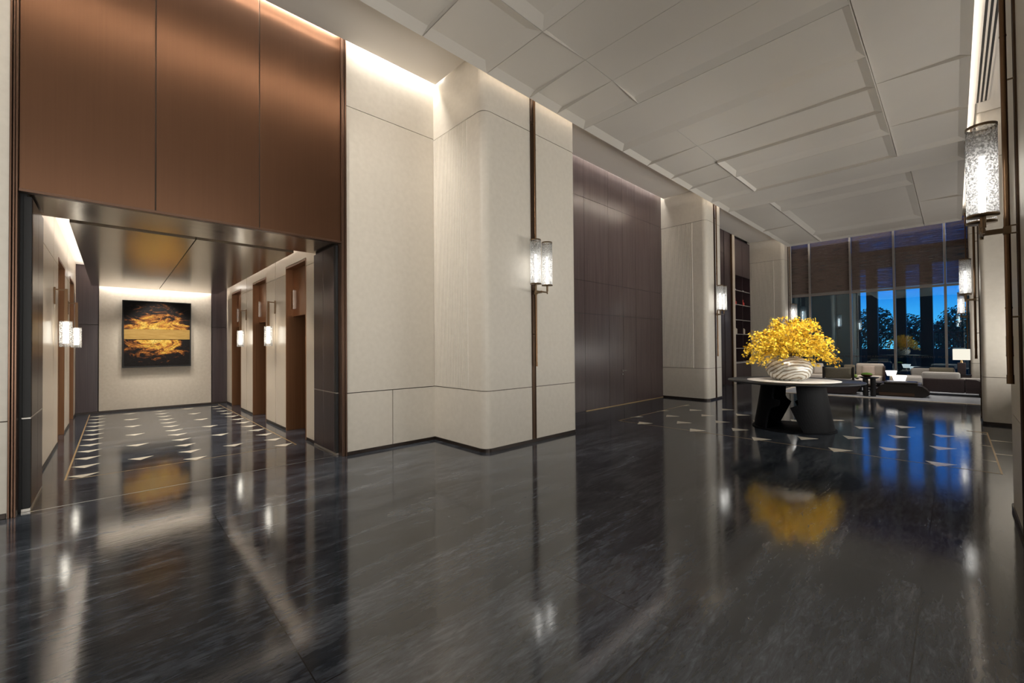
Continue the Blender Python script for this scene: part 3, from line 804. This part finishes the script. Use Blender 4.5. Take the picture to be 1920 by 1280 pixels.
fl = thing('flower_arrangement', 'big spreading bunch of small yellow blossoms standing in the swirled vase', 'flowers', (VX, VY, 1.31))
rf = random.Random(11)
def blossom(b, p, d, s):
    d = d.normalized(); u = d.orthogonal().normalized(); w_ = d.cross(u); a0 = rf.random() * PI
    for k in range(5):
        a = a0 + 2 * PI * k / 5; r = u * math.cos(a) + w_ * math.sin(a); tq = d.cross(r)
        vs = [p, p + r * s * .55 + tq * s * .30 + d * s * .15, p + r * s + d * s * .05, p + r * s * .55 - tq * s * .30 + d * s * .15]
        b.add(vs, [(0, 1, 2, 3)], 0)
NBR = 100
for i in range(NBR):
    az = 2 * PI * ((i * .618034) % 1.0); u = (i + .5) / NBR
    el = math.radians(86 - 92 * u ** .80)
    Ln = .585 + .15 * max(0, math.sin(el)) + .0 * (math.cos(el) ** 1.2) + rf.uniform(-.10, .09)
    d = Vector((math.cos(az) * math.cos(el), math.sin(az) * math.cos(el), math.sin(el)))
    side = Vector((-math.sin(az), math.cos(az), 0)) * rf.uniform(-.2, .2)
    pts = []
    start = Vector((math.cos(az), math.sin(az), 0)) * (.05 + .07 * u)
    for k in range(9):
        s = k / 8
        p = start + d * Ln * s + side * s * s + Vector((0, 0, .13 * math.sin(s * PI) - .10 * s * s * math.cos(el)))
        p += Vector((rf.uniform(-1, 1), rf.uniform(-1, 1), rf.uniform(-1, 1))) * .012
        if k == 0: p = start + Vector((0, 0, -.10))
        pts.append(p)
    tw = MB(); bl = MB()
    for a, b_ in zip(pts, pts[1:]): tw.cyl(a, b_, .004, .003, n=5, caps=False)
    for k in range(58):
        s = .16 + .86 * rf.random() ** .75; s = min(s, .999); j = int(s * 8); fr = s * 8 - j
        p = pts[j].lerp(pts[min(j + 1, 8)], fr)
        o_ = Vector((rf.gauss(0, 1), rf.gauss(0, 1), rf.gauss(0, 1))).normalized()
        off = o_ * rf.uniform(.01, .075)
        q = p + off
        if q.length < .02: continue
        if rf.random() < .3: tw.cyl(p, q, .002, .0015, n=3, caps=False)
        blossom(bl, q, o_ + Vector((0, 0, .3)), rf.uniform(.018, .028))
    br = tw.build('flowering_branch', M['twig'], fl)
    bo = bl.build('blossoms', M['petal'], br); bo['kind'] = 'stuff'

# ------------------------------------------------------------------ bookcase
BX = WX + .02
t = thing('bookcase', 'dark veneer bookcase with two columns of cubbies beside the far pilaster', 'bookcase', (BX, 18.97, 0))
bk = MB(); D = .36
bk.box(-D - .02, -D, -.94, .94, 0, 5.86); bk.box(-D, 0, -.94, -.915, 0, 5.86); bk.box(-D, 0, .915, .94, 0, 5.86); bk.box(-D, -.005, -.012, .012, .87, 4.37)
bk.box(-D, 0, -.915, .915, 5.84, 5.86)
bk.build('carcass', M['book_dk'], t, bevel=.003)
for z in (1.42, 2.0, 2.58, 3.2, 3.78):
    for s in (-1, 1):
        x0, x1 = sorted((s * .012, s * .915)); q = MB(); q.box(-D, -.01, x0, x1, z - .02, z, 0); q.box(-.01, -.002, x0, x1, z - .024, z, 1)
        q.build('shelf', [M['book_dk'], M['lightedge']], t)
for s in (-1, 1):
    x0, x1 = sorted((s * .003, s * .915)); B(-.03, -.004, x0, x1, 4.38, 5.83).build('upper_door', M['book_dk'], t, bevel=.002)
    B(-.03, -.004, x0, x1, .05, .79).build('lower_door', M['book_dk'], t, bevel=.002)
B(-D, .03, -.93, .93, .80, .865).build('ledge', M['lightedge'], t, bevel=.004)
t = thing('divider_panel', 'pale upright panel with a brass edge between plum wall and bookcase', 'panel', (WX, 17.85, 0))
B(-.25, .055, -.10, .17, 0, 5.93).build('panel_core', M['gloss_white'], t, bevel=.004); B(-.25, .06, -.17, -.103, 0, 5.93).build('edge_strip', M['pole'], t, bevel=.003)
struct(B(WX - .3, WX + .012, 17.0, 17.66, 0, 6.1).build('wall_left', M['wood2']))
def shelf_item(name, label, cat, grp, s, z, y0, y1, h, m, d=.2):
    o = B(-.14, d - .14, y0, y1, 0, h).build(name, m, bevel=.004); o.location = (BX - .17, 18.97 + s, z + .001)
    return tag(o, label, cat, grp)
for s, nm in ((-.46, 'left'), (.46, 'right')):
    shelf_item('white_box', 'low white box on the top shelf of the %s bookcase column' % nm, 'box', 'white boxes on the top shelf', s, 3.78, -.33, .02, .07, M['white'])
    b = tag(B(-.09, .09, -.12, .06, 0, .13).build('red_box', M['red'], bevel=.004), 'lower red box on the second shelf, %s bookcase column' % nm, 'box', 'red boxes in the bookcase'); b.location = (BX - .15, 18.97 + s - .12, 3.201)
    b = tag(B(-.06, .06, -.07, .05, 0, .12).build('red_box', M['red'], bevel=.004), 'small red box stacked on another red box, %s bookcase column' % nm, 'box', 'red boxes in the bookcase'); b.location = (BX - .15, 18.97 + s - .14, 3.333)
    for k in range(3):
        b = tag(B(-.09, .09, -.03, .03, 0, .24 - .02 * k).build('book', M['cream_book'] if k != 1 else M['white'], bevel=.002), ('tallest cream book nearest the camera side, %s bookcase column', 'white book between two cream books, %s bookcase column', 'shortest cream book of the three, %s bookcase column')[k] % nm, 'book', 'upright books on the fourth shelf')
        b.location = (BX - .13, 18.97 + s - .25 + .065 * k, 2.001)

# ------------------------------------------------------------------ lounge
rg = thing('rug', 'large pale blue grey lounge rug with a cream border', 'rug', (-1.66, 17.3, 0))
M['rugin'] = mottled('rug_blue_grey', (.22, .25, .31), (.42, .44, .48), 3, .95, (1, 6, 1), .2)
M['rugbd'] = mat('rug_cream_border', (.60, .54, .47), .95)
B(-2.3, 2.3, -1.55, 2.55, .001, .014).build('rug_field', M['rugin'], rg)
q = MB(); q.box(-2.42, 2.42, -1.67, -1.551, .001, .014); q.box(-2.42, 2.42, 2.551, 2.65, .001, .014); q.box(-2.42, -2.301, -1.551, 2.551, .001, .014); q.box(2.301, 2.42, -1.551, 2.551, .001, .014)
q.build('rug_border', M['rugbd'], rg)

# long sofa facing the camera at the window
t = thing('sofa', 'long cream sofa facing the camera in front of the glass wall', 'sofa', (-2.95, 19.7, .015))
MB().rbox(-1.2, 1.17, -.50, .42, .12, .40, .05).build('seat', M['cream_fab'], t)
MB().rbox(.42, 1.19, .22, .46, .385, .82, .06).build('backrest', M['cream_fab'], t)
B(-1.22, 1.21, -.46, .46, .05, .118).build('base_frame', M['brown_wood'], t, bevel=.01)
MB().rbox(1.195, 1.225, .0, .46, .05, .74, .015).build('side_panel', M['brown_wood'], t)
MB().rbox(-1.22, -.5, .24, .46, .385, .60, .06).build('backrest', M['cream_fab'], t)
def cushion(label, loc, w_, h_, d_, m, rx=-.25, rz=0.):
    o = MB().rbox(-w_ / 2, w_ / 2, -d_ / 2, d_ / 2, 0, h_, d_ * .42, crown=.35).build('cushion', m); o.location = loc; o.rotation_euler = (rx, 0, rz)
    return tag(o, label, 'cushion', 'throw cushions in the lounge')
cushion('blush knitted cushion on the cream sofa backrest', (-2.16, 19.80, .425), .36, .33, .10, M['pink_fab'], -.22)
cushion('olive cushion leaning beside the cream sofa backrest', (-2.70, 19.78, .425), .32, .36, .10, M['olive_fab'], -.12, .05)
cushion('pale cushion at the left end of the cream sofa, behind the vase', (-3.62, 19.72, .425), .34, .40, .11, M['cream_fab'], -.2, .5)

# armchair behind the round table: dark shell with olive pillow
t = thing('armchair', 'dark shell armchair with an olive back pillow behind the round table', 'armchair', (-2.55, 16.55, .015), .12)
q = MB(); q.prism([(-.62, .30), (-.55, .34), (.50, .30), (.56, .26), (.42, .02), (-.45, .02)], -.38, .42, axis='y'); q.build('shell_seat', M['plum_fab'], t, bevel=.02)
MB().rbox(-.50, .44, -.26, .40, .345, .47, .05).build('seat_cushion', M['grey_fab'], t)
for x in (-.34, .38): B(x - .03, x + .03, -.36, -.30, .30, .84).build('back_post', M['black_shell'], t, bevel=.01)
MB().rbox(-.31, .35, -.37, -.25, .47, .82, .05, crown=.2).build('back_pillow', M['olive_fab'], t)

# twin-cylinder side table with moss bowl
t = thing('side_table', 'small black oval side table on two thick cylinders', 'table', (-1.75, 16.15, .0155))
q = MB(); q.lathe([(0, .50), (.13, .50), (.23, .545), (.235, .56), (0, .56)], n=40, sx=1., sy=.8); q.build('tabletop', M['blacktop'], t)
for x in (-.085, .085): q = MB(); q.cyl((x, 0, 0), (x, 0, .50), .065, n=24); q.build('leg', M['blacktop'], t)
t = thing('moss_bowl', 'copper bowl heaped with green moss on the black side table', 'bowl', (-1.80, 16.13, .575))
q = MB(); q.lathe([(0, 0), (.05, 0), (.11, .025), (.145, .065), (.14, .07), (.10, .04), (0, .02)], n=32); q.build('bowl', M['bowl'], t)
q = MB(); q.lathe([(.138, .062), (.125, .095), (.08, .12), (0, .13)], n=32); q.build('moss', M['moss'], t)
# low round coffee table with succulent and tray
t = thing('coffee_table', 'low table with a pale round top behind the big black table', 'table', (-2.15, 17.6, .0155))
q = MB(); q.lathe([(0, .36), (.40, .36), (.41, .375), (.40, .39), (0, .39)], n=48); q.build('tabletop', M['cream_fab'], t)
q = MB(); q.cyl((0, 0, 0), (0, 0, .36), .07, .05); q.lathe([(0, 0), (.24, 0), (.24, .015), (0, .02)], n=32); q.build('leg', M['blacktop'], t)
o = tag(B(-.24, .10, -.12, .12, 0, .045).build('tray', M['blacktop'], bevel=.006), 'small black tray on the pale round coffee table', 'tray'); o.location = (-2.26, 17.6, .405)
t = thing('succulent', 'small light green leafy plant on the black tray', 'plant', (-2.28, 17.6, .451))
q = MB(); rs = random.Random(3)
for k in range(34):
    a = rs.random() * 2 * PI; e_ = rs.uniform(.2, 1.3); d = Vector((math.cos(a) * math.cos(e_), math.sin(a) * math.cos(e_), math.sin(e_))); l_ = rs.uniform(.09, .15)
    q.cyl((0, 0, .01), d * l_ * .6, .005, .014, n=5); q.cyl(d * l_ * .6, d * l_, .014, .001, n=5)
q.build('leaves', M['leaf_lt'], t)
q = MB(); q.lathe([(0, 0), (.05, 0), (.06, .03), (0, .03)], n=20); q.build('pot', M['blacktop'], t)

# low dark lounge chair near the rug edge
t = thing('lounge_chair', 'low black shell lounge chair with a brown base at the rug edge', 'armchair', (-1.12, 16.85, .015), .04)
q = MB(); q.prism([(-.74, .17), (-.52, .06), (-.46, .02), (.52, .02), (.62, .10), (.56, .22), (.46, .31), (.30, .345), (-.34, .345), (-.44, .31), (-.50, .20)], -.36, .36, axis='y')
q.build('shell', M['black_shell'], t, bevel=.02)
B(-.46, .30, -.375, -.362, .02, .11).build('base_panel', M['brown_wood'], t, bevel=.004)
MB().rbox(-.36, .38, -.28, .34, .33, .42, .04).build('seat_cushion', M['black_shell'], t)
# dark low table behind it
t = thing('coffee_table', 'wide low black coffee table carrying the white lamps', 'table', (-1.25, 18.1, .0155))
B(-.62, .55, -.45, .45, .25, .30).build('tabletop', M['blacktop'], t, bevel=.008)
for x in (-.45, .40): B(x - .05, x + .05, -.3, .3, 0, .25).build('leg', M['blacktop'], t, bevel=.005)
def cone_lamp(label, loc, zsh, hs, rt, rb):
    t = thing('table_lamp', label, 'lamp', loc, 0, 'small white cone lamps on the low table')
    q = MB(); q.lathe([(0, 0), (.07, 0), (.07, .012), (.012, .018), (.011, zsh), (0, zsh)], n=24); q.build('stand', M['brass'], t)
    q = MB(); q.lathe([(rb, zsh - .005), (rt, zsh + hs), (rt - .004, zsh + hs), (rb - .004, zsh - .003), (rb, zsh - .005)], n=40); q.lathe([(0, zsh - .004), (rb, zsh - .004)], n=40); q.lathe([(0, zsh + hs - .01), (rt - .004, zsh + hs - .01)], n=40)
    q.build('lamp_shade', M['lampshade'], t)
cone_lamp('rear small lamp with a glowing white cone shade', (-1.43, 18.3, .317), .20, .155, .145, .10)
cone_lamp('front small lamp with a larger glowing white cone shade', (-1.20, 17.75, .317), .04, .20, .175, .12)
# grey chaise
t = thing('chaise', 'light grey chaise beyond the white cone lamps', 'sofa', (-1.12, 19.4, .015))
MB().rbox(-.42, .40, -.45, .45, .16, .46, .07).build('seat', M['grey_fab'], t)
B(-.40, .38, -.40, .40, .0, .155).build('base_frame', M['black_shell'], t, bevel=.01)
B(.36, .42, -.3, .3, .20, .54).build('side_panel', M['plum_fab'], t, bevel=.01)
# loveseat with its dark back to the camera
t = thing('loveseat', 'loveseat with a dark plum leather back and pale grey back cushion', 'sofa', (-.02, 18.0, .015))
q = MB(); q.rbox(-.66, .205, -.40, -.30, .10, .50, .03); q.build('back_shell', M['plum_fab'], t)
q = MB(); q.prism([(.215, .10), (.62, .10), (.60, .30), (.53, .42), (.42, .485), (.215, .50)], -.40, -.30, axis='y'); q.build('back_shell', M['plum_fab'], t, bevel=.015)
MB().rbox(-.68, .12, -.295, -.06, .30, .68, .06).build('back_cushion', M['grey_fab'], t)
MB().rbox(-.68, .62, -.29, .42, .14, .40, .05).build('seat', M['grey_fab'], t)
MB().rbox(.10, .60, -.28, -.10, .38, .53, .05).build('arm_cushion', M['grey_fab'], t)
for x in (-.55, .5):
    for y in (-.3, .33): q = MB(); q.cyl((x, y, 0), (x, y, .15), .014, n=10); q.build('leg', M['black'], t)
# far sofa along the window with olive pillow, lamp on pedestal
t = thing('window_sofa', 'grey sofa behind the loveseat, close to the glass wall', 'sofa', (-.55, 20.45, .015))
MB().rbox(-.55, .55, -.35, .35, .12, .42, .06).build('seat', M['grey_fab'], t); MB().rbox(-.55, .55, .2, .38, .38, .66, .06).build('backrest', M['grey_fab'], t)
B(-.5, .5, -.3, .3, 0, .12).build('base_frame', M['black_shell'], t, bevel=.01)
cushion('wide olive pillow on the grey window sofa, seen above the loveseat', (-.32, 20.42, .445), .60, .28, .12, M['olive_fab'], -.1)
t = thing('side_table', 'dark square side table under the drum lamp', 'table', (.20, 19.35, .0155))
B(-.2, .14, -.2, .2, .0, .52).build('cabinet', M['plum_fab'], t, bevel=.006)
B(-.21, .15, -.21, .21, .521, .545).build('tabletop', M['blacktop'], t, bevel=.004)
t = thing('table_lamp', 'table lamp with a cream drum shade on a dark block base', 'lamp', (.14, 19.35, .56))
B(-.09, .09, -.08, .08, 0, .37).build('lamp_base', M['plum_fab'], t, bevel=.006)
q = MB(); q.cyl((0, 0, .37), (0, 0, .46), .035, .02); q.build('neck', M['inlaybrass'], t)
q = MB(); q.box(-.19, .19, -.13, .13, .46, .80); q.build('lamp_shade', M['lampshade2'], t, bevel=.01)

# ------------------------------------------------------------------ outside the glass wall
M['conc'] = mat('exterior_concrete', (.10, .10, .10), .8)
M['dkcol'] = mat('exterior_dark_column', (.035, .035, .037), .6)
M['foliage'] = mottled('tree_leaves', (.03, .08, .05), (.07, .16, .09), 2, .7)
struct(B(-9, 6, YW + .3, 45, -.16, -.04).build('ground', mat('terrace_paving', (.10, .10, .10), .7)), 'dark terrace paving outside the glass')
struct(B(-9, 6, YW + .2, 25.5, 5.0, 5.2).build('ceiling', mat('portico_ceiling', (.40, .42, .45), .5)), 'portico ceiling outside the glass wall')
struct(B(-9.0, -2.9, 24.2, 24.5, -.04, 6.2).build('wall_outside', M['conc']), 'exterior wall seen dimly through the left panes')
for x, y in ((-2.55, 25.0), (-1.62, 25.0), (-.80, 25.0), (.55, 25.0)):
    q = MB(); q.box(-.19, .19, -.19, .19, 0, 5.04); q.box(-.22, .22, -.22, .22, 0, .25)
    o = q.build('column', M['dkcol'], bevel=.01); o.location = (x, y, -.04)
    nm = {-2.55: 'first dark column outside the glass, at the end of the exterior wall', -1.62: 'dark exterior column outside the middle bay of the glass', -.80: 'wide dark exterior column outside the fourth bay', .55: 'exterior column outside the right end of the glass'}[x]
    tag(o, nm, 'column', 'dark exterior columns')
t = thing('terrace_railing', 'metal railing on the terrace wall outside the glass', 'railing', (-.9, 27.0, 1.3))
B(-2.3, 2.6, -.02, .02, .72, .76).build('handrail', M['dkcol'], t)
for k in range(33): B(-2.3 + k * .15, -2.28 + k * .15, -.008, .008, 0, .72).build('baluster', M['dkcol'], t)
struct(B(-9, 6, 26.8, 27.2, -.04, 1.3).build('wall_terrace', M['conc']), 'low terrace parapet outside')
def tree(label, x, y, h, cr, seed):
    rt = random.Random(seed)
    t = thing('tree', label, 'tree', (x, y, -.04), 0, 'trees beyond the terrace')
    q = MB(); q.cyl((0, 0, 0), (0, 0, h * .7), .13, .06, n=8)
    for k in range(6):
        a = rt.random() * 2 * PI; q.cyl((0, 0, h * (.35 + .05 * k)), (math.cos(a) * cr * .6, math.sin(a) * cr * .6, h * (.6 + .05 * k)), .05, .02, n=6)
    q.build('trunk', M['twig'], t)
    q = MB()
    for k in range(2600):
        d = Vector((rt.gauss(0, 1), rt.gauss(0, 1), rt.gauss(0, 1))).normalized() * (rt.random() ** .4)
        p = Vector((d.x * cr, d.y * cr, h * .66 + d.z * h * .36)); s = rt.uniform(.05, .10)
        n_ = Vector((rt.gauss(0, 1), rt.gauss(0, 1), rt.gauss(0, 1))).normalized(); u = n_.orthogonal().normalized() * s; w_ = n_.cross(u)
        q.add([p - u, p + w_ * .5, p + u, p - w_ * .5], [(0, 1, 2, 3)])
    q.build('foliage', M['foliage'], t)
tree('bushy tree seen through the middle bay beyond the terrace railing', -3.1, 31.0, 3.6, 1.0, 1)
tree('dark tree seen through the fourth bay beyond the railing', -1.75, 34.0, 3.3, 1.1, 2)
tree('tree outside near the right end of the glass wall', .3, 31.5, 3.5, 1.1, 3)
tree('lower tree outside between the exterior columns', -.5, 37.5, 2.9, 1.2, 4)

# ------------------------------------------------------------------ lights
def area(name, loc, rot, sx, sy, power, col=(1, .93, .84), spread=PI):
    l = bpy.data.lights.new(name, 'AREA'); l.shape = 'RECTANGLE'; l.size = sx; l.size_y = sy; l.energy = power; l.color = col; l.spread = spread
    o = bpy.data.objects.new(name, l); C.objects.link(o); o.location = loc; o.rotation_euler = rot; return o
W1 = (1, .94, .86)
# slots along the top of the walls, shining down the wall
for y0, y1, p in ((-7, -.7, 10), (-.65, 2.36, 60), (2.45, 3.9, 14), (6.2, 11.95, 20)):
    area('cove_light', (WX + .06, (y0 + y1) / 2, 6.12), (0, 0, 0), .06, y1 - y0, p * 1.4, W1)
# strips on top of the hanging ceiling edge, shining up and towards the wall
for y0, y1 in ((-7, 0), (0, 6.5), (6.5, 13), (13, 19.7)):
    o = area('cove_light', (XE + .06, (y0 + y1) / 2, 5.68), (0, PI + math.radians(55), 0), .05, y1 - y0, 20 * (y1 - y0), W1)
    o = area('cove_light', (XR - .06, (y0 + y1) / 2, 5.68), (0, PI - math.radians(55), 0), .05, y1 - y0, 10 * (y1 - y0), W1)
# elevator lobby coves
WL = (1, .93, .85)
area('cove_light', (-10.9, -.34, 3.24), (0, PI, 0), 6.8, .05, 46, WL)
area('cove_light', (-10.9, 2.07, 3.24), (0, PI, 0), 6.8, .05, 30, WL)
area('cove_light', (-7.50, .85, 3.24), (0, PI, 0), .05, 2.3, 20, WL)
area('cove_light', (-14.42, .85, 3.36), (0, 0, 0), .05, 2.2, 60, WL)
# spots at ceiling height: downlights above the table, added fill elsewhere
def spot(x, y, z, power, ang=60, col=(1, .9, .78), tx=None, ty=None, tz=0):
    l = bpy.data.lights.new('ceiling_spot', 'SPOT'); l.energy = power; l.spot_size = math.radians(ang); l.spot_blend = .6; l.shadow_soft_size = .07; l.color = col
    o = bpy.data.objects.new('ceiling_spot', l); C.objects.link(o); o.location = (x, y, z)
    d = Vector((x if tx is None else tx, y if ty is None else ty, tz)) - Vector((x, y, z))
    o.rotation_euler = d.to_track_quat('-Z', 'Y').to_euler(); return o
spot(-1.6, 7.4, 5.48, 800, 26, tx=-2.1, ty=9.2, tz=1.6)
spot(-2.9, 7.6, 5.48, 600, 26, tx=-2.1, ty=9.2, tz=1.6)
for x in (-3.4, -1.8, -.3):
    spot(x, 17.2, 5.48, 190, 60); spot(x, 19.0, 5.48, 190, 60)
# added fill lights outside the made-up side glazing, some tilted at the ceiling
FILL = (1, .95, .88)
TU = math.radians(140)
area('fill_light', (1.95, -2.0, 2.95), (0, PI / 2, 0), 5.2, 9.5, 300, FILL)
area('fill_light', (2.15, -2.0, 1.6), (0, TU, 0), 2.0, 9.5, 520, FILL)
area('fill_light', (1.95, 9.1, 2.95), (0, PI / 2, 0), 5.2, 5.6, 90, FILL)
area('fill_light', (2.15, 9.1, 1.6), (0, TU, 0), 2.0, 5.6, 360, FILL)
area('fill_light', (2.15, 16.6, 1.6), (0, TU, 0), 2.0, 6.4, 330, FILL)
for i in range(5):
    for y in (.25, 1.5):
        spot(-8.1 - i * 1.35, y, 3.09, 85, 112, (1, .92, .82))  # added fill for the lobby walls, no fixtures modelled
spot(-13.2, .85, 3.09, 120, 60, (1, .92, .82), tx=-14.5, ty=.85, tz=1.9)  # added spot to brighten the lobby end wall
spot(-4.4, -.6, 5.48, 330, 60, (1, .92, .82), tx=-5.6, ty=3.94, tz=2.4)  # added spot to brighten the side face of the nearest pilaster

# world: blue dusk sky
wd = bpy.data.worlds.new('World'); S.world = wd; wd.use_nodes = True
nt = wd.node_tree; nt.nodes.clear()
bg = nt.nodes.new('ShaderNodeBackground'); out = nt.nodes.new('ShaderNodeOutputWorld')
tc = nt.nodes.new('ShaderNodeTexCoord'); sep = nt.nodes.new('ShaderNodeSeparateXYZ'); cr = nt.nodes.new('ShaderNodeValToRGB')
nt.links.new(tc.outputs['Generated'], sep.inputs[0]); nt.links.new(sep.outputs['Z'], cr.inputs[0])
cr.color_ramp.elements.new(.10).color = (.0, .26, .72, 1)
cr.color_ramp.elements[0].position = .0; cr.color_ramp.elements[0].color = (.42, .86, 1., 1)
cr.color_ramp.elements[2].position = .45; cr.color_ramp.elements[2].color = (.005, .09, .42, 1)
nt.links.new(cr.outputs[0], bg.inputs['Color']); bg.inputs['Strength'].default_value = 1.5
nt.links.new(bg.outputs[0], out.inputs['Surface'])

# ------------------------------------------------------------------ camera
cam = bpy.data.cameras.new('Camera'); co = bpy.data.objects.new('Camera', cam); C.objects.link(co)
cam.sensor_width = 36; cam.lens = 787. / 1920 * 36; cam.clip_start = .05; cam.clip_end = 200
def ray(u, v): return Vector((u - 960, -(v - 640), -787.))
Yv = ray(1790, 643).normalized(); nX = ray(214, 656); nX = (nX - Yv * nX.dot(Yv)).normalized(); Xv = -nX; Zv = Xv.cross(Yv)
R3 = Matrix((Xv, Yv, Zv))
co.matrix_world = Matrix.Translation((0, 0, 1.55)) @ R3.to_4x4()
S.camera = co
S.view_settings.view_transform = 'Standard'; S.view_settings.look = 'None'; S.view_settings.gamma = 1; S.view_settings.use_curve_mapping = False
S.view_settings.exposure = 0.0
S.cycles.use_denoising = True
S.cycles.max_bounces = 10; S.cycles.diffuse_bounces = 5; S.cycles.glossy_bounces = 5; S.cycles.transparent_max_bounces = 16
S.cycles.sample_clamp_indirect = 8; S.cycles.caustics_reflective = False; S.cycles.caustics_refractive = False
S.cycles.use_light_tree = True
